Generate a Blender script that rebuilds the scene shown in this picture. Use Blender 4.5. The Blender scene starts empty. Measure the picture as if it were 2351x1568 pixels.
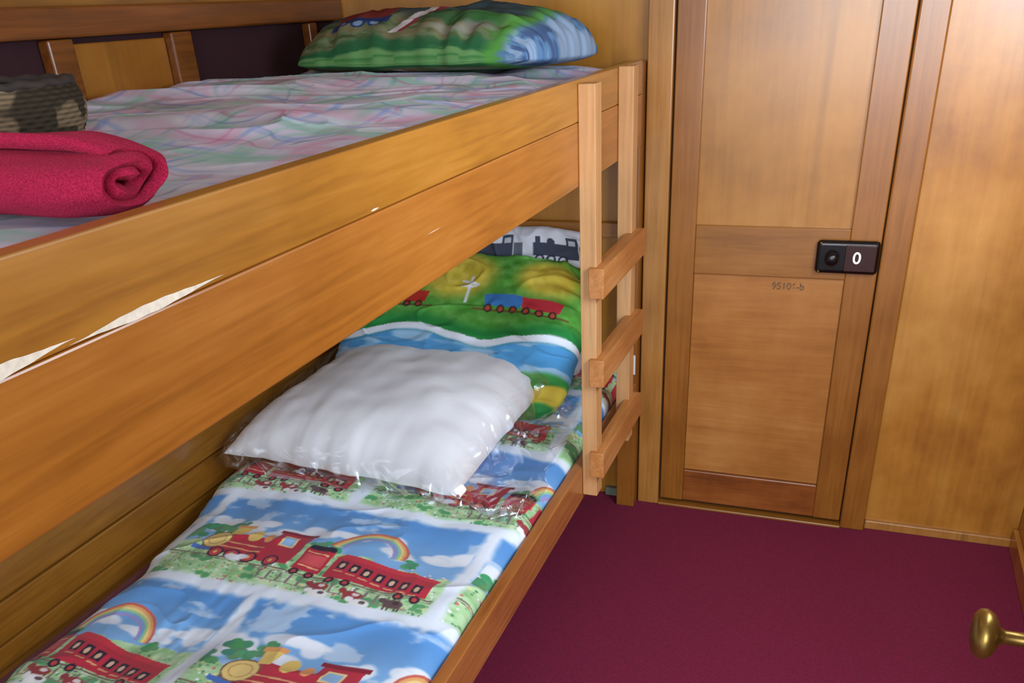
import bpy, bmesh, math, random
import numpy as np
from mathutils import Matrix, Vector
sc=bpy.context.scene
try:
    sc.view_settings.view_transform='Standard'; sc.view_settings.look='None'
except Exception: pass
WL={}
def s2l(c):
    c=np.asarray(c,float)/255.
    return np.where(c<=.04045,c/12.92,((c+.055)/1.055)**2.4)
def L4(c): 
    v=s2l(c); return (float(v[0]),float(v[1]),float(v[2]),1)
# ---------------- noise
def vnoise(x,y,seed=0):
    x=np.asarray(x,float);y=np.asarray(y,float)
    rs=np.random.RandomState(seed);T=rs.rand(256,256)*2-1
    xi=np.floor(x).astype(int);yi=np.floor(y).astype(int);fx=x-xi;fy=y-yi
    fx=fx*fx*fx*(fx*(fx*6-15)+10);fy=fy*fy*fy*(fy*(fy*6-15)+10)
    a=T[xi%256,yi%256];b=T[(xi+1)%256,yi%256];c=T[xi%256,(yi+1)%256];d=T[(xi+1)%256,(yi+1)%256]
    return (a*(1-fx)+b*fx)*(1-fy)+(c*(1-fx)+d*fx)*fy
def fbm(x,y,seed=0,o=4):
    r=0;a=1;n=0
    for i in range(o):
        r=r+a*vnoise(x*2**i+i*17.3,y*2**i+i*9.1,seed+i);n+=a;a*=.5
    return r/n
def sst(a,b,x):
    t=np.clip((x-a)/(b-a),0,1);return t*t*(3-2*t)
# ---------------- materials
def nmat(name):
    m=bpy.data.materials.new(name);m.use_nodes=True
    nt=m.node_tree;bs=nt.nodes['Principled BSDF'];return m,nt,bs
def wood(name,dark,mid,light,axis='Z',rough=.32,scale=1.0,blot=.5,coat=.4,streak=1.,stain=.5):
    m,nt,bs=nmat(name);N=nt.nodes;Lk=nt.links
    tc=N.new('ShaderNodeTexCoord');mp=N.new('ShaderNodeMapping')
    s={'X':(1.2,22,22),'Y':(22,1.2,22),'Z':(22,22,1.2)}[axis]
    mp.inputs['Scale'].default_value=[v*scale for v in s]
    Lk.new(tc.outputs['Object'],mp.inputs['Vector'])
    n1=N.new('ShaderNodeTexNoise');n1.inputs['Scale'].default_value=1.4;n1.inputs['Detail'].default_value=7;n1.inputs['Roughness'].default_value=.55;n1.inputs['Distortion'].default_value=.9
    Lk.new(mp.outputs[0],n1.inputs['Vector'])
    mp2=N.new('ShaderNodeMapping');mp2.inputs['Scale'].default_value=[v*scale*4 for v in s]
    Lk.new(tc.outputs['Object'],mp2.inputs['Vector'])
    n2=N.new('ShaderNodeTexNoise');n2.inputs['Scale'].default_value=1.5;n2.inputs['Detail'].default_value=4
    Lk.new(mp2.outputs[0],n2.inputs['Vector'])
    n3=N.new('ShaderNodeTexNoise');n3.inputs['Scale'].default_value=3.2;n3.inputs['Detail'].default_value=5;n3.inputs['Roughness'].default_value=.6
    Lk.new(tc.outputs['Object'],n3.inputs['Vector'])
    a=N.new('ShaderNodeMath');a.operation='MULTIPLY_ADD';a.inputs[1].default_value=.65*streak;Lk.new(n1.outputs['Fac'],a.inputs[0])
    b=N.new('ShaderNodeMath');b.operation='MULTIPLY_ADD';b.inputs[1].default_value=.35*streak;b.inputs[2].default_value=.5*(1-streak);Lk.new(n2.outputs['Fac'],b.inputs[0]);Lk.new(b.outputs[0],a.inputs[2])
    c=N.new('ShaderNodeMath');c.operation='MULTIPLY_ADD';c.inputs[1].default_value=blot;c.inputs[2].default_value=-blot/2
    Lk.new(n3.outputs['Fac'],c.inputs[0])
    d=N.new('ShaderNodeMath');d.operation='ADD';Lk.new(a.outputs[0],d.inputs[0]);Lk.new(c.outputs[0],d.inputs[1])
    r=N.new('ShaderNodeValToRGB');e=r.color_ramp.elements
    e[0].position=.27;e[0].color=L4(dark);e[1].position=.75;e[1].color=L4(light)
    k=e.new(.5);k.color=L4(mid)
    Lk.new(d.outputs[0],r.inputs[0])
    n4=N.new('ShaderNodeTexNoise');n4.inputs['Scale'].default_value=.9;n4.inputs['Detail'].default_value=5;Lk.new(mp.outputs[0],n4.inputs['Vector'])
    mr=N.new('ShaderNodeMapRange');mr.inputs['From Min'].default_value=.60;mr.inputs['From Max'].default_value=.78;mr.inputs['To Max'].default_value=stain;Lk.new(n4.outputs['Fac'],mr.inputs['Value'])
    mx=N.new('ShaderNodeMix');mx.data_type='RGBA';mx.inputs['B'].default_value=L4([v*.55 for v in dark]);Lk.new(mr.outputs[0],mx.inputs['Factor']);Lk.new(r.outputs[0],mx.inputs['A'])
    Lk.new(mx.outputs['Result'],bs.inputs['Base Color'])
    bp=N.new('ShaderNodeBump');bp.inputs['Strength'].default_value=.08;bp.inputs['Distance'].default_value=.002
    Lk.new(n2.outputs['Fac'],bp.inputs['Height']);Lk.new(bp.outputs[0],bs.inputs['Normal'])
    rr=N.new('ShaderNodeMapRange');rr.inputs['To Min'].default_value=rough-.08;rr.inputs['To Max'].default_value=rough+.14;Lk.new(n3.outputs['Fac'],rr.inputs['Value']);Lk.new(rr.outputs[0],bs.inputs['Roughness'])
    bs.inputs['Coat Weight'].default_value=coat;bs.inputs['Coat Roughness'].default_value=.2
    return m
def plain(name,c,rough=.6,metal=0,noise=.12,ns=30,bump=0.0):
    m,nt,bs=nmat(name);N=nt.nodes;Lk=nt.links
    tc=N.new('ShaderNodeTexCoord');n=N.new('ShaderNodeTexNoise');n.inputs['Scale'].default_value=ns;n.inputs['Detail'].default_value=5
    Lk.new(tc.outputs['Object'],n.inputs['Vector'])
    r=N.new('ShaderNodeValToRGB');e=r.color_ramp.elements
    v=s2l(c);e[0].position=.3;e[1].position=.7
    e[0].color=(*[float(x*(1-noise)) for x in v],1);e[1].color=(*[float(min(1,x*(1+noise))) for x in v],1)
    Lk.new(n.outputs['Fac'],r.inputs[0]);Lk.new(r.outputs[0],bs.inputs['Base Color'])
    bs.inputs['Roughness'].default_value=rough;bs.inputs['Metallic'].default_value=metal
    if bump:
        bp=N.new('ShaderNodeBump');bp.inputs['Strength'].default_value=bump;bp.inputs['Distance'].default_value=.004
        Lk.new(n.outputs['Fac'],bp.inputs['Height']);Lk.new(bp.outputs[0],bs.inputs['Normal'])
    return m
def colmat(name,rough=.8,bump=.15,bs_scale=700,sheen=.1,spec=.3):
    m,nt,bs=nmat(name);N=nt.nodes;Lk=nt.links
    at=N.new('ShaderNodeAttribute');at.attribute_name='Col';Lk.new(at.outputs['Color'],bs.inputs['Base Color'])
    bs.inputs['Roughness'].default_value=rough;bs.inputs['Sheen Weight'].default_value=sheen;bs.inputs['Specular IOR Level'].default_value=spec
    tc=N.new('ShaderNodeTexCoord');n=N.new('ShaderNodeTexNoise');n.inputs['Scale'].default_value=bs_scale
    Lk.new(tc.outputs['Object'],n.inputs['Vector'])
    bp=N.new('ShaderNodeBump');bp.inputs['Strength'].default_value=bump;bp.inputs['Distance'].default_value=.001
    Lk.new(n.outputs['Fac'],bp.inputs['Height']);Lk.new(bp.outputs[0],bs.inputs['Normal'])
    return m
M={}
M['boardT']=wood('varnished_board_upper',(142,88,24),(174,114,34),(194,134,52),'Y',streak=.9,coat=.5)
M['boardL']=wood('varnished_board_lower',(142,82,22),(172,104,34),(192,124,50),'Y',streak=.9,coat=.5)
M['rail']=wood('varnished_rail',(138,76,30),(170,102,48),(192,124,64),'Y')
M['panel']=wood('plywood_panel',(146,92,26),(172,114,40),(190,132,56),'Z',scale=.8,blot=1.,streak=.4,stain=.3)
M['panelH']=wood('plywood_panel_cross',(144,86,32),(174,112,48),(194,134,68),'X',scale=1.2,blot=.8,streak=.5,stain=.3)
M['stile']=wood('door_stile_wood',(118,66,16),(150,92,28),(172,110,42),'Z',streak=.7,stain=.6)
M['railX']=wood('door_rail_wood',(120,70,18),(152,96,32),(174,114,48),'X',streak=.7,stain=.6)
M['railXd']=wood('worn_bottom_rail_wood',(100,50,18),(142,78,28),(166,98,42),'X',streak=.7,blot=1.,stain=.6)
M['post']=wood('trim_post_wood',(146,92,32),(176,120,54),(194,140,74),'Z',streak=.8)
M['wallfar']=wood('far_wall_plywood',(144,90,22),(174,116,36),(194,136,52),'Z',scale=.6,blot=1.,streak=.4,stain=.35)
M['wallright']=wood('right_panel_wood',(148,88,26),(182,120,42),(204,144,64),'Z',scale=.6,blot=1.1,streak=.45,stain=.35)
M['back']=wood('back_wall_wood',(112,70,20),(142,92,28),(164,112,40),'Y')
M['backpanel']=wood('back_panel_wood',(126,72,16),(152,94,28),(172,114,38),'Z',scale=.6,blot=.8,streak=.4)
M['backdark']=wood('ledge_wood',(84,42,10),(118,64,18),(140,80,28),'Y')
M['lad']=wood('pale_ladder_wood',(176,122,70),(202,150,96),(220,172,120),'Z',rough=.5,coat=.05,streak=.7)
M['ladrung']=wood('ladder_rung_wood',(156,92,40),(186,120,60),(208,150,92),'Y',rough=.5,coat=.05)
M['pale']=plain('bare_splintered_wood',(240,228,206),.85,noise=.14,ns=120)
M['maroon']=plain('maroon_upholstery',(46,11,20),.9)
M['carpet']=plain('burgundy_carpet',(122,17,56),.98,noise=.38,ns=380,bump=.8)
M['ceil']=plain('ceiling_paint',(205,190,160),.7)
M['dark']=plain('painted_gap_shadow',(70,42,22),.9)
M['mat']=plain('mattress_ticking',(110,60,66),.9)
M['black']=plain('black_lock_metal',(24,18,18),.25,metal=.3)
M['brown']=plain('brown_lock_plate',(58,30,26),.3,metal=.2)
M['white']=plain('white_enamel',(245,240,232),.5,noise=.03)
M['brass']=plain('aged_brass',(150,120,60),.34,metal=.85,noise=.35,ns=24)
M['ink']=plain('faded_ink',(124,88,52),.8,noise=.4,ns=160)
M['grey']=plain('grey_green_strip',(120,130,110),.6)
# ---------------- geometry helpers
def link(name,me,loc,parent=None):
    o=bpy.data.objects.new(name,me);bpy.context.collection.objects.link(o);o.location=loc
    WL[o.name]=Vector(loc)
    if parent is not None:
        o.parent=parent;o.matrix_parent_inverse=Matrix.Translation(-WL[parent.name])
    return o
def empty(name,loc):
    o=bpy.data.objects.new(name,None);bpy.context.collection.objects.link(o);o.location=loc;o.empty_display_size=.05;WL[o.name]=Vector(loc);return o
def bmbox(bm,x0,x1,y0,y1,z0,z1,c,mi=0):
    vs=[bm.verts.new((x-c[0],y-c[1],z-c[2])) for x in(x0,x1) for y in(y0,y1) for z in(z0,z1)]
    fs=[(0,1,3,2),(4,6,7,5),(0,4,5,1),(2,3,7,6),(0,2,6,4),(1,5,7,3)]
    for f in fs:
        q=bm.faces.new([vs[i] for i in f]);q.material_index=mi
def box(name,x0,x1,y0,y1,z0,z1,mat,bev=.003,parent=None,seg=2):
    c=((x0+x1)/2,(y0+y1)/2,(z0+z1)/2);bm=bmesh.new();bmbox(bm,x0,x1,y0,y1,z0,z1,c)
    bmesh.ops.recalc_face_normals(bm,faces=bm.faces)
    if bev: bmesh.ops.bevel(bm,geom=list(bm.edges),offset=bev,segments=seg,profile=.5,affect='EDGES')
    me=bpy.data.meshes.new(name);bm.to_mesh(me);bm.free();me.materials.append(mat)
    return link(name,me,c,parent)
def meta(o,label,cat):
    o['label']=label;o['category']=cat;return o
def struct(o,label=None):
    o['kind']='structure'
    if label:o['label']=label
    return o
def grid_mesh(name,P,closed=False,col=None,mat=None,parent=None,loc=None,smooth=True,wrapU=False):
    n,m=P.shape[:2]
    if loc is None: loc=P.reshape(-1,3).mean(0)
    V=(P-np.array(loc)).reshape(-1,3)
    i=np.arange(n if wrapU else n-1)[:,None];j=np.arange(m-1)[None,:]
    i2=(i+1)%n
    F=np.stack([i*m+j,i2*m+j,i2*m+j+1,i*m+j+1],-1).reshape(-1,4)
    me=bpy.data.meshes.new(name)
    me.vertices.add(len(V));me.vertices.foreach_set('co',V.astype(np.float32).ravel())
    me.loops.add(F.size);me.loops.foreach_set('vertex_index',F.astype(np.int32).ravel())
    me.polygons.add(len(F));me.polygons.foreach_set('loop_start',np.arange(0,F.size,4,dtype=np.int32))
    me.update(calc_edges=True)
    me.polygons.foreach_set('use_smooth',np.ones(len(F),bool) if smooth else np.zeros(len(F),bool))
    if col is not None:
        ca=me.color_attributes.new('Col','FLOAT_COLOR','POINT')
        C=np.ones((len(V),4),np.float32);C[:,:3]=col.reshape(-1,3);ca.data.foreach_set('color',C.ravel())
    me.validate();me.update()
    if mat: me.materials.append(mat)
    return link(name,me,tuple(float(a) for a in loc),parent)
# ---------------- painter
class Canvas:
    def __init__(s,x0,x1,y0,y1,res,base):
        s.x0,s.y0,s.res=x0,y0,res
        s.W=int((x1-x0)/res)+2;s.H=int((y1-y0)/res)+2
        s.a=np.zeros((s.H,s.W,3));s.a[:]=base
        s.X,s.Y=np.meshgrid(x0+np.arange(s.W)*res,y0+np.arange(s.H)*res)
        s.ox=s.oy=0;s.clip=None
    def sub(s,x0,x1,y0,y1):
        x0+=s.ox;x1+=s.ox;y0+=s.oy;y1+=s.oy
        if s.clip: 
            x0=max(x0,s.clip[0]);x1=min(x1,s.clip[1]);y0=max(y0,s.clip[2]);y1=min(y1,s.clip[3])
        i0=max(0,int((x0-s.x0)/s.res));i1=min(s.W,int((x1-s.x0)/s.res)+1)
        j0=max(0,int((y0-s.y0)/s.res));j1=min(s.H,int((y1-s.y0)/s.res)+1)
        if i1<=i0 or j1<=j0: return None
        sl=(slice(j0,j1),slice(i0,i1));return sl,s.X[sl]-s.ox,s.Y[sl]-s.oy
    def put(s,sl,m,c):
        m=m[...,None];s.a[sl]=s.a[sl]*(1-m)+np.array(c,float)*m
    def rect(s,x0,x1,y0,y1,c,al=1.):
        r=s.sub(x0,x1,y0,y1)
        if r: s.put(r[0],np.ones(r[1].shape)*al,c)
    def ell(s,cx,cy,rx,ry,c,al=1.,soft=.0):
        r=s.sub(cx-rx*1.3,cx+rx*1.3,cy-ry*1.3,cy+ry*1.3)
        if r:
            d=np.hypot((r[1]-cx)/rx,(r[2]-cy)/ry)
            m=(d<1).astype(float) if soft==0 else 1-sst(1-soft,1+soft*.5,d)
            s.put(r[0],m*al,c)
    def ring(s,cx,cy,r0,r1,c,half=True):
        r=s.sub(cx-r1,cx+r1,cy if half else cy-r1,cy+r1)
        if r:
            d=np.hypot(r[1]-cx,r[2]-cy);s.put(r[0],((d<r1)&(d>=r0)).astype(float),c)
    def poly(s,pts,c,al=1.):
        xs=[p[0] for p in pts];ys=[p[1] for p in pts]
        r=s.sub(min(xs),max(xs),min(ys),max(ys))
        if not r:return
        x,y=r[1],r[2];ins=np.zeros(x.shape,bool);k=len(pts)
        for i in range(k):
            xa,ya=pts[i];xb,yb=pts[(i+1)%k]
            if ya==yb: continue
            cnd=((ya>y)!=(yb>y))&(x<(xb-xa)*(y-ya)/(yb-ya)+xa);ins^=cnd
        s.put(r[0],ins.astype(float)*al,c)
    def line(s,x0,y0,x1,y1,w,c,al=1.):
        dx,dy=x1-x0,y1-y0;l=math.hypot(dx,dy)+1e-9;nx,ny=-dy/l*w/2,dx/l*w/2
        s.poly([(x0+nx,y0+ny),(x1+nx,y1+ny),(x1-nx,y1-ny),(x0-nx,y0-ny)],c,al)
    def sample(s,x,y):
        fx=np.clip((x-s.x0)/s.res,0,s.W-1.001);fy=np.clip((y-s.y0)/s.res,0,s.H-1.001)
        i=fx.astype(int);j=fy.astype(int);u=(fx-i)[...,None];v=(fy-j)[...,None]
        A=s2l(np.clip(s.a,0,255))
        return (A[j,i]*(1-u)+A[j,i+1]*u)*(1-v)+(A[j+1,i]*(1-u)+A[j+1,i+1]*u)*v
RED=(190,50,68);DRED=(142,34,52);YEL=(232,200,110);BLK=(44,36,54)
def train_cell(c,X0,Y0,w=.74,h=.38,seed=0):
    rs=random.Random(seed);c.ox,c.oy=X0,Y0;c.clip=(X0,X0+w,Y0,Y0+h)
    r=c.sub(0,w,0,h)
    if not r: c.ox=c.oy=0;c.clip=None;return
    x,y=r[1],r[2]
    edge=np.minimum(np.minimum(x,w-x),np.minimum(y,h-y))+.004*vnoise(x*60,y*60,seed)
    m=sst(.008,.028,edge)
    t=sst(.17,.36,y)[...,None]
    sky=np.array((134,184,232.))*(1-t)+np.array((92,150,214.))*t
    n=fbm(x*11,y*20,seed+5,4);cl=sst(.14,.38,n)[...,None]*.6
    sky=sky*(1-cl)+np.array((228,238,250.))*cl
    hill=.165+.02*np.sin(x*9+seed)+.006*vnoise(x*50,y*0+3,seed)
    g=(y<hill)[...,None]
    gn=fbm(x*40,y*60,seed+9,3)[...,None]
    grass=np.array((176,216,162.))+gn*np.array((44,30,44.))
    im=np.where(g,grass,sky)
    base=np.array((228,237,249.))
    c.a[r[0]]=base*(1-m[...,None])+im*m[...,None]
    c.clip=(X0+.02,X0+w-.02,Y0+.014,Y0+h-.014)
    for i in range(34):
        cx=rs.uniform(.02,w-.02);c.ell(cx,.20+rs.uniform(-.01,.06),rs.uniform(.02,.045),rs.uniform(.012,.026),(236,242,251),.9,.3)
    for tx,ty,s in ((.06,.22,.03),(.10,.205,.028),(.03,.18,.03),(.13,.235,.018),(.41,.185,.022),(.38,.18,.018),(.60,.18,.02)):
        for k in range(9):
            c.ell(tx+rs.uniform(-s,s),ty+rs.uniform(-s*.6,s*.6),s*.5,s*.42,(rs.randint(64,104),rs.randint(144,170),rs.randint(96,124)),1,.2)
    for k,cc in enumerate([(206,104,88),(230,170,110),(236,214,140),(160,204,150),(120,170,220),(170,150,205)]):
        c.ring(.50,.19,.092-k*.006-.006,.092-k*.006,cc)
    for i in range(520):
        fx,fy=rs.uniform(.02,w-.02),rs.uniform(.016,.16)
        c.ell(fx,fy,rs.uniform(.0015,.004),rs.uniform(.0015,.004),rs.choice([(90,160,104),(100,170,110),(80,144,100),(240,244,240),(220,110,110),(245,225,150),(240,244,240)]))
    for i in range(18):
        fx,fy=rs.uniform(.02,w-.02),rs.uniform(.016,.10)
        for k in range(5): c.ell(fx+rs.uniform(-.014,.014),fy+rs.uniform(-.008,.008),.009,.007,(92,164,106),.9,.3)
    c.line(.02,.095,w-.02,.062,.0045,(130,106,100));c.line(.02,.088,w-.02,.055,.002,(120,100,100))
    for i in range(14):
        fx=.30+i*.027;fy=.085-.033*(fx/.74)
        c.line(fx,fy,fx+.001,fy-.030,.006,(138,122,122))
        c.line(fx,fy-.03,fx+.027,fy-.031,.003,(150,130,126))
    c.poly([(.09,.108),(.33,.096),(.33,.128),(.09,.128)],DRED)
    c.poly([(.11,.12),(.27,.115),(.275,.182),(.13,.186)],RED)
    c.poly([(.07,.112),(.125,.106),(.125,.122),(.07,.126)],(80,120,196))
    c.ell(.118,.155,.038,.037,(130,94,70));c.ell(.118,.155,.034,.033,(236,208,130));c.ring(.118,.155,.020,.023,(200,156,90),False)
    c.poly([(.135,.182),(.165,.182),(.172,.225),(.130,.225)],YEL);c.rect(.125,.178,.223,.233,(226,160,96))
    c.ell(.205,.188,.018,.023,YEL);c.ell(.245,.185,.013,.017,(230,160,104))
    c.poly([(.262,.10),(.345,.096),(.35,.218),(.262,.220)],RED);c.rect(.255,.358,.215,.226,DRED)
    c.rect(.28,.318,.165,.203,(240,214,150));c.rect(.285,.313,.17,.198,(150,190,230))
    c.line(.14,.150,.255,.146,.004,(240,180,130));c.line(.14,.130,.255,.126,.004,(240,180,130))
    for wx in (.15,.195,.24,.30): 
        c.ell(wx,.103,.020,.019,BLK);c.ell(wx,.103,.015,.0145,(210,70,80));c.ell(wx,.103,.005,.005,YEL)
    c.ell(.205,.094,.024,.012,(240,244,250),.95,.3);c.ell(.225,.104,.015,.010,(240,244,250),.95,.3)
    c.poly([(.362,.092),(.432,.088),(.434,.168),(.362,.171)],RED);c.line(.37,.108,.425,.104,.004,(240,190,140));c.line(.37,.155,.425,.152,.004,(240,190,140))
    c.rect(.372,.424,.115,.146,(210,84,90))
    for k in range(8): c.ell(.372+k*.0075,.174,.008,.009,BLK)
    c.poly([(.445,.082),(.70,.066),(.70,.128),(.445,.158)],RED)
    c.poly([(.44,.156),(.70,.126),(.705,.138),(.46,.172)],(208,58,72))
    for k in range(7):
        wx=.462+k*.033;wy=.136-.0075*k/1.7-.008*k/4
        c.poly([(wx,wy-.020),(wx+.022,wy-.022),(wx+.022,wy+.006),(wx,wy+.009)],BLK);c.ell(wx+.011,wy-.008,.0055,.009,(226,190,160))
        c.line(wx,wy-.028,wx+.024,wy-.031,.003,(232,180,130))
    for wx,wy in ((.375,.083),(.415,.08),(.47,.072),(.51,.070),(.64,.060),(.68,.057)):
        c.ell(wx,wy,.012,.011,BLK);c.ell(wx,wy,.006,.006,(190,70,70))
    for cx,cy,col in ((.46,.048,(156,64,66)),(.545,.040,(156,64,66)),(.47,.025,(240,240,240)),(.57,.020,(240,240,240)),(.64,.036,(100,80,80))):
        c.ell(cx,cy,.024,.012,col,1,.15);c.ell(cx-.026,cy+.007,.009,.008,col)
        for k in(-.016,-.007,.009,.018): c.line(cx+k,cy,cx+k,cy-.019,.0045,col)
        c.ell(cx+.006,cy+.003,.008,.005,(250,250,250) if col[0]>140 and col[1]<100 else (70,50,50),.8)
    c.ox=c.oy=0;c.clip=None
# ================= ROOM =================
YW=2.68;HC=2.15
struct(box('floor',-1.66,.66,-.6,2.78,-.06,0,M['carpet'],0),'burgundy carpeted cabin floor')
struct(box('ceiling',-1.66,.66,.0,2.78,HC,HC+.05,M['ceil'],0),'pale painted cabin ceiling')
struct(box('wall_far',-1.66,.66,YW,YW+.08,0,HC,M['wallfar'],0),'honey plywood partition wall')
struct(box('trim_16',.151,.589,YW-.004,YW-.0005,.0305,HC,M['wallright'],.0),'honey plywood sheet beside the door post')
struct(box('wall_back',-1.68,-1.60,-.3,YW,0,HC,M['back'],0),'varnished timber wall behind bunks')
struct(box('wall_right',.59,.66,1.12,YW,0,HC,M['wallright'],0),'varnished timber wall beside the door')
for i,(z0,z1) in enumerate(((.30,.415),(.420,.507),(.512,.66),(.665,.86),(.865,1.17))):
    struct(box('trim_%d'%(i+1),-1.60,-1.585,.1,YW-.002,z0,z1,M['back'],.003),'horizontal varnished plank on the back wall')
struct(box('trim_6',-1.60,-1.555,.1,YW-.002,1.540,1.597,M['backdark'],.005),'dark timber ledge above upper bunk')
struct(box('trim_7',-1.60,-1.59,.1,YW-.002,1.18,1.539,M['maroon'],.001),'dark maroon padded panel strip')
struct(box('trim_8',-1.589,-1.580,1.585,1.885,1.38,1.528,M['backpanel'],.003),'honey timber panel set in the back wall')
struct(box('trim_9',-1.589,-1.560,1.887,1.96,1.38,1.538,M['backdark'],.004),'upright timber batten on the back wall')
struct(box('trim_10',-1.589,-1.560,1.515,1.583,1.38,1.538,M['backdark'],.004),'upright timber batten on the back wall')
struct(box('trim_11',-1.589,-1.560,2.49,2.53,1.38,1.538,M['backdark'],.004),'upright timber batten on the back wall')
struct(box('trim_12',-.598,-.526,YW-.035,YW,0,HC,M['post'],.004),'pale timber door post')
struct(box('trim_13',.0765,.150,YW-.034,YW,0,HC,M['stile'],.005),'varnished timber door post')
struct(box('trim_14',-1.583,-.668,YW-.022,YW,.912,.957,M['railX'],.003),'horizontal timber rail between bunks')
struct(box('trim_15',-.526,.078,YW-.040,YW,0,.010,M['railX'],.003),'worn timber door threshold')
struct(box('trim_17',-.526,.078,YW-.003,YW-.0005,.0105,2.06,M['dark'],.0),'dark sheet painted as gap shade behind the closet door')  # dark-coloured sheet added to stand in for shade in the door gaps
struct(box('baseboard_far',.152,.588,YW-.016,YW,0,.03,M['post'],.003),'low timber skirting strip')
struct(box('baseboard_left',-.72,-.602,YW-.02,YW,0,.03,M['grey'],.003),'grey green skirting strip')
struct(box('baseboard_right',.575,.59,1.14,YW-.02,0,.07,M['wallright'],.003),'low timber skirting strip')
D=box('door_1',-.517,.071,YW-.012,YW-.0035,.026,2.05,M['panel'],.001);struct(D,'narrow panelled timber closet door')
y0,y1=YW-.028,YW-.0125
box('stile',-.520,-.443,y0,y1,.024,2.05,M['stile'],.003,D);box('stile',-.010,.073,y0,y1,.024,2.05,M['stile'],.003,D)
box('door_rail',-.443,-.010,y0+.001,y1,.815,.958,M['railX'],.003,D);q=box('door_rail',-.443,-.010,y0+.001,y1,.026,.142,M['railXd'],.003,D);q['label']='worn and stained bottom rail'
box('door_rail',-.443,-.010,y0+.001,y1,1.93,2.05,M['railX'],.003,D)
p=box('panel',-.442,-.011,YW-.0165,YW-.0126,.143,.814,M['panelH'],.001,D);p['label']='rosier plywood door panel'
lk=box('lock',-.096,.072,YW-.052,YW-.0285,.838,.931,M['black'],.012,D,4);lk['label']='black rim lock case'
pl=box('lock_plate',-.018,.064,YW-.056,YW-.0521,.848,.921,M['brown'],.0018,lk);pl['label']='brown lock indicator plate'
def lathe(name,prof,axis,loc,mat,parent=None,n=48):
    bm=bmesh.new();rings=[]
    ax={'X':lambda r,h,c,s:(h,r*c,r*s),'Y':lambda r,h,c,s:(r*c,h,r*s),'Z':lambda r,h,c,s:(r*c,r*s,h)}[axis]
    for r,h in prof:
        rings.append([bm.verts.new(ax(max(r,1e-4),h,math.cos(2*math.pi*k/n),math.sin(2*math.pi*k/n))) for k in range(n)])
    for a,b in zip(rings,rings[1:]):
        for k in range(n): bm.faces.new((a[k],a[(k+1)%n],b[(k+1)%n],b[k]))
    bm.faces.new(rings[0]);bm.faces.new(rings[-1])
    bmesh.ops.recalc_face_normals(bm,faces=bm.faces)
    me=bpy.data.meshes.new(name);bm.to_mesh(me);bm.free();me.materials.append(mat)
    me.polygons.foreach_set('use_smooth',[True]*len(me.polygons))
    return link(name,me,loc,parent)
lathe('lock_knob',[(.013,0),(.013,-.006),(.010,-.010),(.016,-.014),(.019,-.020),(.018,-.027),(.010,-.031),(0,-.032)],'Y',(-.052,YW-.052,.885),M['black'],lk)
for sx,sz in ((-.089,.924),(-.089,.845)): lathe('screw',[(.0035,0),(.0035,-.001),(0,-.002)],'Y',(sx+.004,YW-.052,sz-.0),M['brass'],lk,12)
def text(name,body,size,loc,mat,parent,ext=.0006,off=.0004):
    cu=bpy.data.curves.new(name,'FONT');cu.body=body;cu.size=size;cu.extrude=ext;cu.align_x='CENTER';cu.align_y='CENTER';cu.offset=off
    o=bpy.data.objects.new('tmp',cu);bpy.context.collection.objects.link(o)
    dg=bpy.context.evaluated_depsgraph_get();me=bpy.data.meshes.new_from_object(o.evaluated_get(dg));bpy.data.objects.remove(o)
    me.transform(Matrix.Rotation(math.radians(90),4,'X'));me.materials.clear();me.materials.append(mat)
    return link(name,me,loc,parent)
m,nt,bs=nmat('white_numeral_added_glow');bs.inputs['Base Color'].default_value=(1,.97,.93,1);bs.inputs['Emission Color'].default_value=(1,.96,.9,1);bs.inputs['Emission Strength'].default_value=.5  # white numeral brightened by added emission; it is not a lamp
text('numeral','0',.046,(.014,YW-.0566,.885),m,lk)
text('stamp','95106-b',.028,(-.165,YW-.0167,.786),M['ink'],D,.0001,.0009)
E=box('door_2',.285,.325,.30,1.045,.02,2.02,M['panel'],.003);struct(E,'open timber entry door with brass knob')
k=lathe('door_knob',[(.026,.0),(.026,-.004),(.014,-.008),(.009,-.012),(.0085,-.050),(.011,-.056),(.019,-.059),(.027,-.064),(.0315,-.072),(.0305,-.079),(.024,-.0845),(.012,-.0875),(0,-.0885)],'X',(.2849,.99,.848),M['brass'],E)
k['label']='oval aged brass knob'
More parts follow.
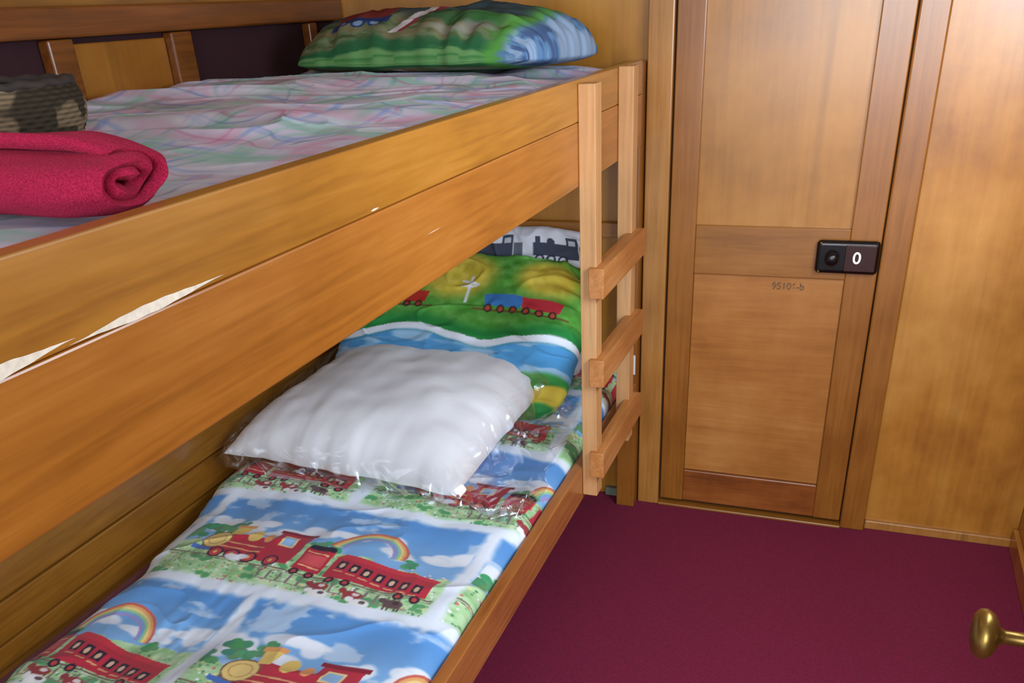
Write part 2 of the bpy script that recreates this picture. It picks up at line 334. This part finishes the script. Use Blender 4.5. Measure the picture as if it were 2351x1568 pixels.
# ================= BUNK BED =================
B=empty('bunk_bed',(-.9,1.4,0));meta(B,'two-tier fixed timber bunk with varnished side boards','bunk bed')
BY0,BY1=.10,2.598
def board(name,x0,x1,y0,y1,z0,z1,mat,chips=()):
    c=((x0+x1)/2,(y0+y1)/2,(z0+z1)/2);bm=bmesh.new();bmbox(bm,x0,x1,y0,y1,z0,z1,c)
    bmesh.ops.recalc_face_normals(bm,faces=bm.faces)
    bmesh.ops.bevel(bm,geom=list(bm.edges),offset=.0025,segments=2,profile=.5,affect='EDGES')
    rs=random.Random(5)
    for (ya,yb,za,zb,w) in chips:
        sl=[(ya,yb,za,zb,w)]
        if w>.004:
            L=yb-ya
            sl+=[(ya-L*.10,ya+L*.5,za-.0006,za+.3*(zb-za),w*.22),(ya+L*.55,yb+L*.08,za+.55*(zb-za)+w*.12,zb+.0004,w*.25)]
        for n_,(ya_,yb_,za_,zb_,w_) in enumerate(sl):
            N=60;up=[];dn=[];ph=rs.uniform(0,9)
            for i in range(N+1):
                t=i/N;yy=ya_+(yb_-ya_)*t;zz=za_+(zb_-za_)*t
                ww=w_*(math.sin(math.pi*t**.85)**1.2)*.5
                up.append(bm.verts.new((x1+.0005+n_*.00002-c[0],yy-c[1],zz+ww*(1+.06*math.sin(t*37+ph))+1e-5-c[2])))
                dn.append(bm.verts.new((x1+.0005+n_*.00002-c[0],yy-c[1],zz-ww*(1+.06*math.sin(t*29+ph*2))-1e-5-c[2])))
            for i in range(N):
                f=bm.faces.new((dn[i],dn[i+1],up[i+1],up[i]));f.material_index=1
    me=bpy.data.meshes.new(name);bm.to_mesh(me);bm.free();me.materials.append(mat);me.materials.append(M['pale'])
    return link(name,me,c,B)
board('side_board',-.628,-.600,BY0,BY1,1.3205,1.405,M['boardT'],[(.535,.715,1.3235,1.3255,.0095),(.36,.514,1.3245,1.3265,.013),(1.04,1.063,1.3245,1.3250,.0025)])
board('side_board',-.628,-.600,BY0,BY1,1.185,1.3197,M['boardL'],[(1.2,1.25,1.258,1.2585,.0007),(1.2,1.2008,1.25,1.27,.0005),(1.55,1.551,1.27,1.26,.0008)])
board('bed_rail',-.628,-.600,BY0,BY1,.370,.467,M['rail'])
box('corner_post',-.664,-.602,2.600,YW-.003,0,1.40,M['stile'],.004,B)
box('bed_base',-1.583,-.630,BY0,YW-.024,1.187,1.203,M['back'],.002,B)
box('bed_base',-1.583,-.630,BY0,YW-.024,.345,.368,M['back'],.002,B)
box('base_panel',-1.12,-1.10,BY0,YW-.024,.001,.344,M['stile'],.002,B)
cd=box('label_card',-.634,-.604,2.596,2.5985,.495,.56,M['white'],.0004);meta(cd,'small white card stuck to the corner post','card')
meta(box('mattress',-1.57,-.632,BY0+.01,2.62,1.206,1.350,M['mat'],.02,None,4),'thin mattress on the upper bunk','mattress')
meta(box('mattress',-1.50,-.634,BY0+.01,2.62,.371,.425,M['mat'],.015,None,4),'thin mattress on the lower bunk','mattress')
Ld=empty('ladder',(-.58,2.18,.385));meta(Ld,'pale wooden bunk ladder hanging on the side boards','ladder')
for (a,b) in ((1.985,2.035),(2.335,2.385)): box('ladder_post',-.5995,-.560,a,b,.385,1.397+(.01 if a>2.1 else 0),M['lad'],.002,Ld)
for z0,z1 in ((.932,1.004),(.706,.777),(.450,.521)): box('rung',-.5755,-.538,1.970,2.400,z0,z1,M['ladrung'],.002,Ld)
def tube(name,pts,r,mat,parent=None):
    cu=bpy.data.curves.new(name,'CURVE');cu.dimensions='3D';cu.bevel_depth=r;sp=cu.splines.new('POLY');sp.points.add(len(pts)-1)
    for i,q in enumerate(pts): sp.points[i].co=(*q,1)
    o=bpy.data.objects.new('tmp',cu);bpy.context.collection.objects.link(o);dg=bpy.context.evaluated_depsgraph_get()
    me=bpy.data.meshes.new_from_object(o.evaluated_get(dg));bpy.data.objects.remove(o)
    c=Vector(np.mean(pts,0));me.transform(Matrix.Translation(-c));me.materials.clear();me.materials.append(mat)
    return link(name,me,c,parent)
# ================= LOWER DUVET =================
cv=Canvas(-1.75,-.45,-.1,2.8,.0016,(228,237,249))
for k in range(-3,5):
    Y0=1.22+.38*k
    xs=(-1.43,-.69) if k%2==0 else (-1.83,-1.09,-.35)
    for q,X0 in enumerate(xs): train_cell(cv,X0,Y0,seed=11+k*3+q)
    if k%2==0: train_cell(cv,-2.17,Y0,seed=40+k)
mdu=colmat('printed_duvet_cotton',.85,.12,spec=.15)
nx,ny=440,1150
U=np.linspace(0,1,nx)[:,None]*np.ones((1,ny));V=np.ones((nx,1))*np.linspace(0,1,ny)[None,:]
Y=.12+V*2.50
xb=-1.47-.09*sst(1.2,1.9,Y)+.012*vnoise(Y*9,Y*0,3)
xf=-.636+.004*vnoise(Y*14,Y*0+5,4)
X=xb+(xf-xb)*U
eb=X-xb;ef=xf-X
top=.482+.016*fbm(X*5,Y*4.5,21,2)+.004*fbm(X*14+vnoise(X*3,Y*3,8)*2,Y*10,31,2)
top+=.007*np.sin((Y-1.22)/.38*2*np.pi+1.2*vnoise(X*3,Y*2,2))
rid=1-np.abs(fbm(X*5+Y*4,Y*7-X*3,77,2))*3.2
top+=.005*np.clip(rid,0,1)**2
top+=.03*sst(1.75,2.3,Y)
fall_b=np.clip(1-eb/.11,0,1);fall_f=np.clip(1-ef/.055,0,1)
top-=.075*(1-np.sqrt(np.clip(1-fall_b**2,0,1)))+.02*sst(1.5,.8,Y)*sst(-1.15,-1.45,X)
top-=.040*(1-np.sqrt(np.clip(1-fall_f**2,0,1)))
P=np.stack([X,Y,top],-1)
wob=.008*fbm(X*4,Y*4,33,2)
col=cv.sample(X+wob,Y+.008*fbm(X*4,Y*4,34,2))
def skirt(P,col,z):
    n,m=P.shape[:2]
    Q=np.zeros((n+2,m+2,3));Q[1:-1,1:-1]=P;Q[0,1:-1]=P[0];Q[-1,1:-1]=P[-1];Q[:,0]=Q[:,1];Q[:,-1]=Q[:,-2]
    Q[0,:,2]=z;Q[-1,:,2]=z;Q[:,0,2]=z;Q[:,-1,2]=z
    C=np.zeros((n+2,m+2,3));C[1:-1,1:-1]=col;C[0,1:-1]=col[0];C[-1,1:-1]=col[-1];C[:,0]=C[:,1];C[:,-1]=C[:,-2]
    return Q,C
P,col=skirt(P,col,.4255)
meta(grid_mesh('duvet',P,col=col,mat=mdu),'cotton duvet printed with red trains, rainbows and meadows','duvet')
# ================= UPPER QUILT =================
nx,ny=380,1000
U=np.linspace(0,1,nx)[:,None]*np.ones((1,ny));V=np.ones((nx,1))*np.linspace(0,1,ny)[None,:]
X=-1.555+U*(.921);Y=.12+V*2.50
ef=-.634-X;eb=X+1.555
top=1.384+.009*sst(1.2,2,Y)+.006*fbm(X*4,Y*3,51,2)
wx=X+.06*fbm(X*3,Y*3,61,2);wy=Y+.06*fbm(X*3,Y*3,62,2)
f1=1-np.abs(vnoise(wx*2.0+wy*1.0,wy*6.0-wx*2.6,63))*2.2
f2=1-np.abs(vnoise(wx*4+wy*2,wy*11-wx*7,64))*2.6
fade=sst(0,.16,ef)*(.2+.8*sst(.8,1.3,Y))
top+=fade*(.018*np.clip(f1,0,1)**1.3+.004*np.clip(f2,0,1)**1.5)+.024*sst(0,.75,ef)
top-=.010*np.clip(1-ef/.05,0,1)**2
top-=.012*sst(1.9,2.2,Y)
top-=.02*np.clip(1-eb/.05,0,1)**2
def mix(b,c,m): m=np.clip(m,0,1)[...,None];return b*(1-m)+np.array(c,float)*m
base=np.ones(X.shape+(3,))*np.array((198,192,208.))
px_=X+.05*fbm(X*5,Y*5,91,3);py_=Y+.05*fbm(X*5,Y*5,92,3)
br=.5+.5*fbm(px_*34,py_*10,93,3);br2=.5+.5*fbm(px_*10,py_*34,94,3)
br=sst(.25,.75,br);br2=sst(.25,.75,br2)
def stripe(v,per,ph,wd,s=.45): 
    t=np.abs((v/per+ph)%1-.5)*per;return 1-sst(wd*s,wd*1.3,t)
base=mix(base,(204,152,176),stripe(px_,.20,.1,.026)*br*.7)
base=mix(base,(146,188,172),stripe(px_,.20,.6,.028)*br*.8)
base=mix(base,(142,158,202),stripe(px_,.10,.3,.008)*br*.8)
base=mix(base,(204,152,176),stripe(py_,.22,.2,.026)*br2*.6)
base=mix(base,(146,188,172),stripe(py_,.22,.66,.032)*br2*.8)
base=mix(base,(140,158,204),stripe(py_,.11,.45,.008)*br2*.7)
for per,ph,cc,ax in ((.17,.0,(176,100,134),0),(.13,.4,(104,146,164),0),(.19,.4,(176,100,134),1),(.14,.8,(100,122,172),1),(.2,.7,(94,156,138),0)):
    v=(px_ if ax==0 else py_)+.022*vnoise((py_ if ax==0 else px_)*14,X*0+per*50,95)
    base=mix(base,cc,stripe(v,per,ph,.0045,.2)*.42*sst(-.3,.3,fbm(X*12,Y*12,96,2)))
base=mix(base,(222,218,228),sst(.0,.5,fbm(X*9,Y*9,90,3))*.5)
P=np.stack([X,Y,top],-1);P,col=skirt(P,s2l(base),1.351)
meta(grid_mesh('quilt',P,col=col,mat=colmat('faded_quilt_cotton',1.,.15,spec=.02,sheen=0)),'rumpled pastel quilt in pink, green and lavender','quilt')
# ================= PILLOWS =================
def pillow(name,w,d,T,center,frame,canvas=None,mat=None,seed=0,n=260,sharp=.40,flat=.35,wr=.006,rd=.10,base=(236,238,245),front=None,pw=3.0,fold=1.,pkk=.55,rsoft=False):
    u=np.linspace(-1,1,n);a,b=np.meshgrid(u,u,indexing='ij')
    a=np.sign(a)*(1-(1-np.abs(a))**1.5);b=np.sign(b)*(1-(1-np.abs(b))**1.5)
    ha=np.clip(1-np.abs(a)**pw,0,1);hb=np.clip(1-np.abs(b)**pw,0,1)
    h=(ha*hb)**sharp
    x=a*w/2*(1-rd*np.abs(b)**4)*(1+.010*vnoise(b*9,b*0+1,seed));y=b*d/2*(1-rd*np.abs(a)**4)*(1+.015*vnoise(a*9,a*0+2,seed))
    env=np.minimum(1,h*2.2)
    wrk=wr*fbm(a*2.6+seed,b*2.6,seed+1,2 if rsoft else 3)
    pk=vnoise(a*11,b*2.2,seed+3)*sst(.35,.85,np.abs(b))+vnoise(a*2.2,b*11,seed+4)*sst(.45,.9,np.abs(a))
    wq=a+.25*fbm(a*2,b*2,seed+5,2);ww=b+.25*fbm(a*2,b*2,seed+6,2)
    if rsoft: rdg=.5*np.sin((wq*1.1+ww*2.6)*2.2+2*vnoise(a*1.5,b*1.5,seed))*sst(1,.2,np.abs(b))
    else: rdg=np.clip(1-np.abs(vnoise(wq*3.2+ww*1.6,ww*3-wq*1.2,seed+7))*3,0,1)**1.6
    zt=T*(1-flat)*h+(wrk+pk*wr*pkk+rdg*wr*.7*fold)*env; zb=-T*flat*h
    F=np.array(frame,float);F=F/np.linalg.norm(F,axis=1)[:,None]
    top=x[...,None]*F[0]+y[...,None]*F[1]+zt[...,None]*F[2]+np.array(center)
    bot=x[...,None]*F[0]+y[...,None]*F[1]+zb[...,None]*F[2]+np.array(center)
    if canvas is not None:
        yy=b*d/2
        if front is not None: yy=front[0]+front[1]*np.where(b<0,(hb)**sharp,1)+front[2]*(b+1)
        col=canvas.sample(a*w/2,yy)
    else: col=np.ones(a.shape+(3,))*s2l(base)
    Pp=np.concatenate([top,bot[:,::-1]],1);Cc=np.concatenate([col,col[:,::-1]],1)
    return grid_mesh(name,Pp,col=Cc,mat=mat,loc=center)
mpi=colmat('printed_pillow_cotton',.95,.12,spec=.05,sheen=0)
W,Dp=.75,.46
c=Canvas(-.44,.44,-.29,.29,.0016,(60,110,60))
x,y=c.X,c.Y;n=fbm(x*10,y*14,5,4);n2=fbm(x*30,y*40,6,3)
a=np.ones(x.shape+(3,))*np.array((98,112,78.));a+=n2[...,None]*40
a=mix(a,(128,118,88),sst(-.15,.25,n)*.8)
a=mix(a,(50,100,64),sst(-.09,-.14,y+.02*np.sin(x*18)+.02*n))
a=mix(a,(110,156,96),sst(-.175,-.20,y+.018*np.sin(x*24+1)+.01*n))
a=mix(a,(40,100,60),(np.abs(y+.175+.014*np.sin(x*22))<.006)*.8);a=mix(a,(60,126,66),(np.abs(y+.235+.008*np.sin(x*30))<.008)*.8)
a=mix(a,(54,72,84),sst(.06,.12,y+.03*n)*.85)
a=mix(a,(90,156,70),sst(.24,.29,x+.03*n)*sst(.25,.12,y))
a=mix(a,(96,134,172),sst(.29,.33,x+.02*n))
q5=fbm(x*26,y*26,8,3);a=mix(a,(190,198,214),sst(.0,.2,q5)*sst(.30,.34,x)*.5);a=mix(a,(62,70,110),sst(.1,.25,-q5)*sst(.31,.35,x)*.6)
c.a=a
dy=-.085
c.poly([(-.25,.10+dy),(-.06,.10+dy),(-.06,.155+dy),(-.25,.155+dy)],(50,62,112));c.poly([(-.24,.145+dy),(-.07,.145+dy),(-.07,.23+dy),(-.24,.23+dy)],(122,52,50))
for k in range(3):c.ell(-.21+k*.055,.10+dy,.024,.024,(44,62,116));c.ell(-.21+k*.055,.10+dy,.015,.015,(130,154,180))
c.poly([(-.045,.03+dy),(-.015,.03+dy),(.06,.23+dy),(.035,.24+dy)],(204,200,204));c.poly([(-.015,.03+dy),(.0,.03+dy),(.08,.22+dy),(.06,.23+dy)],(130,56,60))
for k in range(10): c.ell(.06+k*.02,.14+dy+.02*math.sin(k),.035,.04,(62,86+3*k,60),.8,.4)
c.ell(.15,.05+dy,.08,.04,(158,160,152),.6,.5);c.ell(.22,.10+dy,.05,.04,(134,134,134),.6,.5)
q=pillow('pillow',W,Dp,.150,(-1.085,2.395,1.437),((1,-.14,0),(.14,1,-.02),(0,.02,1)),c,mpi,seed=3,wr=.015,flat=.2,sharp=.40,front=(-.27,.37,.06),rd=.09,pkk=.5,fold=.3)
meta(q,'plump pillow with green landscape print on upper bunk','pillow')
c=Canvas(-.44,.44,-.34,.34,.0016,(120,180,80))
x,y=c.X,c.Y
a=np.ones(x.shape+(3,))*np.array((96,168,72.))
hl=.02*np.sin(x*14)+.01
r=np.hypot(x+.02,(y-.16)*1.3);a=mix(a,(236,206,80),sst(.16,.08,r)*.9);r=np.hypot(x-.27,(y-.17)*1.3);a=mix(a,(236,206,80),sst(.13,.06,r)*.9)
r=np.hypot(x+.3,(y-.17)*1.3);a=mix(a,(120,190,90),sst(.13,.06,r)*.9)
a=a+fbm(x*40,y*40,4,3)[...,None]*26
a=mix(a,(48,140,70),sst(.02,-.03,y+hl));a=mix(a,(232,240,250),(np.abs(y+.055+hl)<.012)*1.);a=mix(a,(86,160,216),sst(-.06,-.075,y+hl))
a=mix(a,(180,216,240),sst(.05,.3,fbm(x*9,y*26,14,3))*sst(-.06,-.08,y+hl)*.8)
a=mix(a,(70,160,80),sst(-.16,-.18,y+hl*1.5));a=mix(a,(222,200,80),sst(-.20,-.215,y+hl*1.5+.02*np.cos(x*22)));a=mix(a,(60,150,80),sst(-.255,-.27,y+hl))
c.a=a
for bx,colr in ((-.16,(196,60,50)),(.15,(70,130,200)),(.27,(200,60,70))):
    c.poly([(bx-.055,.045),(bx+.06,.045),(bx+.065,.085),(bx-.06,.085)],colr);c.line(bx-.09,.03,bx+.09,.03,.006,(110,80,50))
    for k in range(3): c.ell(bx-.04+k*.04,.036,.013,.013,(60,50,50));c.ell(bx-.04+k*.04,.036,.007,.007,(190,80,60))
c.line(.03,.05,.03,.15,.008,(232,236,240));c.line(.0,.13,.06,.12,.008,(232,236,240));c.line(.005,.105,.055,.115,.006,(232,236,240))
q=pillow('pillow',.78,.56,.17,(-1.10,2.36,.675),((1,0,0),(0,.80,.60),(0,-.60,.80)),c,mpi,seed=8,wr=.013,flat=.4,sharp=.38,fold=.6)
meta(q,'pillow printed with green hills and wagons against wall','pillow')
c=Canvas(-.44,.44,-.29,.29,.0016,(226,230,240))
for bx in (-.24,.0,.22):
    g=(74,80,96);o=.095
    c.poly([(bx-.06,.06+o),(bx+.05,.06+o),(bx+.05,.10+o),(bx-.06,.10+o)],g);c.poly([(bx+.05,.055+o),(bx+.09,.055+o),(bx+.09,.125+o),(bx+.05,.125+o)],g);c.rect(bx-.05,bx-.035,.09+o,.12+o,g);c.ell(bx,.105+o,.013,.012,g)
    for k in range(3): c.ring(bx-.035+k*.038,.05+o,.009,.016,(60,66,84),False)
    c.rect(bx+.06,bx+.08,.1+o,.115+o,(200,204,214));c.rect(bx+.095,bx+.125,.055+o,.10+o,(110,116,130));c.line(bx-.09,.03+o,bx+.13,.03+o,.005,(120,110,90))
q=pillow('pillow',.70,.50,.12,(-1.085,2.565,.70),((1,0,.05),(0,.34,.94),(0,-.94,.34)),c,mpi,seed=12,wr=.010,flat=.5)
meta(q,'white pillow with grey locomotive sketches against wall','pillow')
q=pillow('pillow',.70,.66,.150,(-1.150,2.02,.56),((1,-.08,0),(.08,1,.10),(0,-.10,1)),None,colmat('white_cotton',.95,.06,spec=.05),seed=20,n=260,wr=.012,flat=.22,sharp=.44,rd=-.035,base=(251,252,255),pw=2.8,pkk=.16,fold=.5,rsoft=True)
meta(q,'plump white pillow packed in clear plastic','pillow')
# plastic
m,nt,bs=nmat('clear_crinkled_plastic');N=nt.nodes;Lk=nt.links
out=[n for n in N if n.type=='OUTPUT_MATERIAL'][0]
tr=N.new('ShaderNodeBsdfTransparent');tr.inputs[0].default_value=(.995,.997,1,1)
gl=N.new('ShaderNodeBsdfGlossy');gl.inputs['Roughness'].default_value=.2;gl.inputs['Color'].default_value=(.9,.95,1,1)
tc=N.new('ShaderNodeTexCoord');vo=N.new('ShaderNodeTexNoise');vo.inputs['Scale'].default_value=4.2;vo.inputs['Detail'].default_value=2;vo.inputs['Distortion'].default_value=1.4
Lk.new(tc.outputs['Object'],vo.inputs['Vector'])
ab=N.new('ShaderNodeMath');ab.operation='SUBTRACT';ab.inputs[1].default_value=.5;Lk.new(vo.outputs['Fac'],ab.inputs[0])
ab2=N.new('ShaderNodeMath');ab2.operation='ABSOLUTE';Lk.new(ab.outputs[0],ab2.inputs[0])
bp=N.new('ShaderNodeBump');bp.inputs['Strength'].default_value=1.;bp.inputs['Distance'].default_value=.05;Lk.new(ab2.outputs[0],bp.inputs['Height']);Lk.new(bp.outputs[0],gl.inputs['Normal'])
at=N.new('ShaderNodeAttribute');at.attribute_name='Col'
ly=N.new('ShaderNodeLayerWeight');ly.inputs['Blend'].default_value=.18
ma=N.new('ShaderNodeMath');ma.operation='MULTIPLY_ADD';ma.inputs[1].default_value=.15;ma.use_clamp=True;Lk.new(ly.outputs['Facing'],ma.inputs[0]);Lk.new(at.outputs['Fac'],ma.inputs[2])
mx=N.new('ShaderNodeMixShader');Lk.new(ma.outputs[0],mx.inputs[0]);Lk.new(tr.outputs[0],mx.inputs[1]);Lk.new(gl.outputs[0],mx.inputs[2]);Lk.new(mx.outputs[0],out.inputs['Surface'])
plast=m
n=300
u=np.linspace(-1,1,n);a,b=np.meshgrid(u,u,indexing='ij')
aw=np.where(a<0,a*.385,a*.56);bw=np.where(b<0,b*.375,b*.40)
h=(np.clip(1-np.abs(np.clip(aw/.375,-1,1))**2.8,0,1)*np.clip(1-np.abs(np.clip(bw/.355,-1,1))**2.8,0,1))**.42
cq=aw*7+1.0*fbm(aw*5,bw*5,5,2);cw=bw*7+1.0*fbm(aw*5+3,bw*5,6,2)
cr=np.abs(vnoise(cq,cw*1.6,44))*.75+.25*np.abs(vnoise(cq*2.1+cw,cw*2.4,45))
loose=sst(.75,.25,h)
px=-1.150+aw+.08*bw;py=2.02+bw-.08*aw
z=.56+.026+.120*h+.10*bw+.03*(.5-cr)*loose*1.6-.06*(1-h)
floorz=.482+.03*sst(1.75,2.3,py)+.028
z=np.maximum(z,floorz+.06*(.62-1.5*cr)*loose)
z=np.maximum(z,floorz-.004)
px=np.where(px>-.66,-.66+.04*np.tanh((px+.66)/.1),px)
px+=.02*loose*vnoise(b*8,a*3,3)
Pp=np.stack([np.minimum(px,-.632),py,z],-1)
cc=(.055+.20*loose)[...,None]*np.ones(3)
q=grid_mesh('plastic_bag',Pp,col=cc,mat=plast);meta(q,'clear crinkled plastic bag around the white pillow','plastic bag')
# ================= TOWEL =================
def towel():
    turns=2.1;Ns=420;Nx=110;x0,x1=-1.16,-.650
    th=np.linspace(0,turns*2*np.pi,Ns);R0,R1=.006,.047
    r=R0+(R1-R0)*th/th[-1];pit=(R1-R0)/turns
    ang=th+1.1
    t=np.linspace(0,1,Nx)
    def sheet(off):
        P=np.zeros((Ns,Nx,3))
        for j in range(Nx):
            tt=t[j]
            jig=(.010*vnoise(ang*.7,ang*0+3,9)+.006*(1-th/th[-1]))*(tt**10)
            xx=x0+(x1-x0)*tt+jig
            bul=1+.09*vnoise(ang*1.1,tt*3+ang*0,10)+.03*vnoise(ang*3,tt*8+ang*0,11)
            rnd=1-.24*np.clip((tt-.90)/.10,0,1)**2*(th/th[-1])
            rr=np.maximum(r+off,.0004)*bul*rnd
            P[:,j,0]=xx;P[:,j,1]=.672+rr*np.cos(ang)*1.28+.01*(1-tt);P[:,j,2]=1.4265+rr*np.sin(ang)*.74
        return P
    A=sheet(+pit*.485);Bs=sheet(-pit*.485)
    ring=np.concatenate([A,Bs[::-1]],0)
    mid=np.concatenate([(A+Bs)/2,((A+Bs)/2)[::-1]],0)
    full=np.concatenate([mid[:,:1],ring,mid[:,-1:]],1)
    full[:,-1,0]+=.008
    full[...,2]=np.maximum(full[...,2],1.386)
    return full
P=towel()
mt,nt,bs=nmat('red_terry_towelling');N=nt.nodes;Lk=nt.links
tc=N.new('ShaderNodeTexCoord');n1=N.new('ShaderNodeTexNoise');n1.inputs['Scale'].default_value=560;n1.inputs['Detail'].default_value=3;Lk.new(tc.outputs['Object'],n1.inputs['Vector'])
rp=N.new('ShaderNodeValToRGB');rp.color_ramp.elements[0].position=.25;rp.color_ramp.elements[0].color=L4((132,20,48));rp.color_ramp.elements[1].position=.75;rp.color_ramp.elements[1].color=L4((188,44,78))
Lk.new(n1.outputs['Fac'],rp.inputs[0]);Lk.new(rp.outputs[0],bs.inputs['Base Color']);bs.inputs['Roughness'].default_value=1.;bs.inputs['Specular IOR Level'].default_value=.03;bs.inputs['Sheen Weight'].default_value=.15;bs.inputs['Sheen Tint'].default_value=L4((230,120,140))
bp=N.new('ShaderNodeBump');bp.inputs['Strength'].default_value=.7;bp.inputs['Distance'].default_value=.0025;Lk.new(n1.outputs['Fac'],bp.inputs['Height']);Lk.new(bp.outputs[0],bs.inputs['Normal'])
meta(grid_mesh('towel',P,mat=mt,wrapU=True),'rolled red terry towel lying on the quilt','towel')
# ================= BASKET =================
bc=(-1.012,.858,1.406)
nt_,nh=260,100
th=np.linspace(0,2*np.pi,nt_,endpoint=False)[:,None]*np.ones((1,nh));hh=np.ones((nt_,1))*np.linspace(0,1,nh)[None,:]
rad=.074+.040*np.sin(hh*np.pi*.70)
row=np.floor(hh*17)
weave=.0016*np.sin(th*34+row*np.pi)*np.abs(np.sin(hh*17*np.pi))
ro=rad+weave
Po=np.stack([bc[0]+ro*np.cos(th),bc[1]+ro*np.sin(th),bc[2]+hh*.092],-1)
Pi=np.stack([bc[0]+(rad-.006)*np.cos(th),bc[1]+(rad-.006)*np.sin(th),bc[2]+.004+hh*.088],-1)[:,::-1]
cen=np.stack([bc[0]+th[:,:1]*0,bc[1]+th[:,:1]*0,bc[2]+.0+th[:,:1]*0],-1);cen2=cen.copy();cen2[...,2]+=.004
Pb=np.concatenate([cen,Po,Pi,cen2],1)
pat=sst(-.1,.12,vnoise(th*4.0,hh*3,3)+.5*sst(.45,.8,hh));cb=np.ones(th.shape+(3,))*np.array((118,100,76.));cb=mix(cb,(52,44,32),pat*.92)
cb*=(.66+.35*np.abs(np.sin(hh*17*np.pi)))[...,None]
ci=np.ones(th.shape+(3,))*np.array((30,22,24.))
dk=np.ones((nt_,1,3))*np.array((30,22,24.))
Cb=np.concatenate([dk,cb,ci,dk],1)
Bk=grid_mesh('basket',Pb,col=s2l(np.clip(Cb,0,255)),mat=colmat('woven_cane',.8,.3,300,0,spec=.15),wrapU=True,loc=bc);meta(Bk,'small woven cane basket with dark bands on quilt','basket')
rr=float(rad[0,-1])-.002
pts=[(bc[0]+rr*math.cos(t)+.0,bc[1]+rr*math.sin(t),bc[2]+.093+.0012*math.sin(t*18)) for t in np.linspace(0,2*np.pi,160)]
mrim=plain('dark_cane_rim',(46,36,30),.8,noise=.4,ns=60)
r_=tube('basket_rim',pts,.005,mrim,Bk);r_['label']='dark bound cane rim'
# ================= LIGHTS / WORLD / CAMERA =================
w=bpy.data.worlds.new('World');sc.world=w;w.use_nodes=True;bg=w.node_tree.nodes['Background'];bg.inputs[0].default_value=(.80,.88,1,1);bg.inputs[1].default_value=.95
def area(name,loc,target,size,power,color,sy=None):
    l=bpy.data.lights.new(name,'AREA');l.energy=power;l.color=color;l.size=size
    if sy: l.shape='RECTANGLE';l.size_y=sy
    o=bpy.data.objects.new(name,l);bpy.context.collection.objects.link(o);o.location=loc
    o.rotation_euler=(Vector(target)-Vector(loc)).to_track_quat('-Z','Y').to_euler();return o
area('doorway_daylight',(.0,-1.6,1.6),(-.5,1.9,.6),1.5,64,(.84,.91,1),1.3)
area('window_daylight',(.55,1.40,1.50),(-.95,1.95,.50),.9,37,(.76,.87,1),.7)
sp=bpy.data.lights.new('warm_sun_patch','SPOT');sp.energy=90;sp.color=(1,.88,.64);sp.spot_size=math.radians(28);sp.spot_blend=1;sp.shadow_soft_size=.15
so=bpy.data.objects.new('warm_sun_patch',sp);bpy.context.collection.objects.link(so);so.location=(.05,.3,1.95);so.rotation_euler=(Vector((.26,2.68,1.34))-Vector(so.location)).to_track_quat('-Z','Y').to_euler()
cam=bpy.data.cameras.new('camera');co=bpy.data.objects.new('camera',cam);bpy.context.collection.objects.link(co)
Rm=((0.93556,0.34966,-0.05109),(0.12972,-0.47437,-0.87081),(-0.32872,0.80795,-0.48901))
rt=Vector(Rm[0]);up=-Vector(Rm[1]);bk=-Vector(Rm[2])
mw=Matrix((( rt.x,up.x,bk.x,0),(rt.y,up.y,bk.y,0),(rt.z,up.z,bk.z,1.55),(0,0,0,1)))
co.matrix_world=mw;cam.sensor_width=36;cam.lens=2003/2351*36;cam.shift_y=(1139-784)/2351;cam.clip_start=.02
sc.camera=co
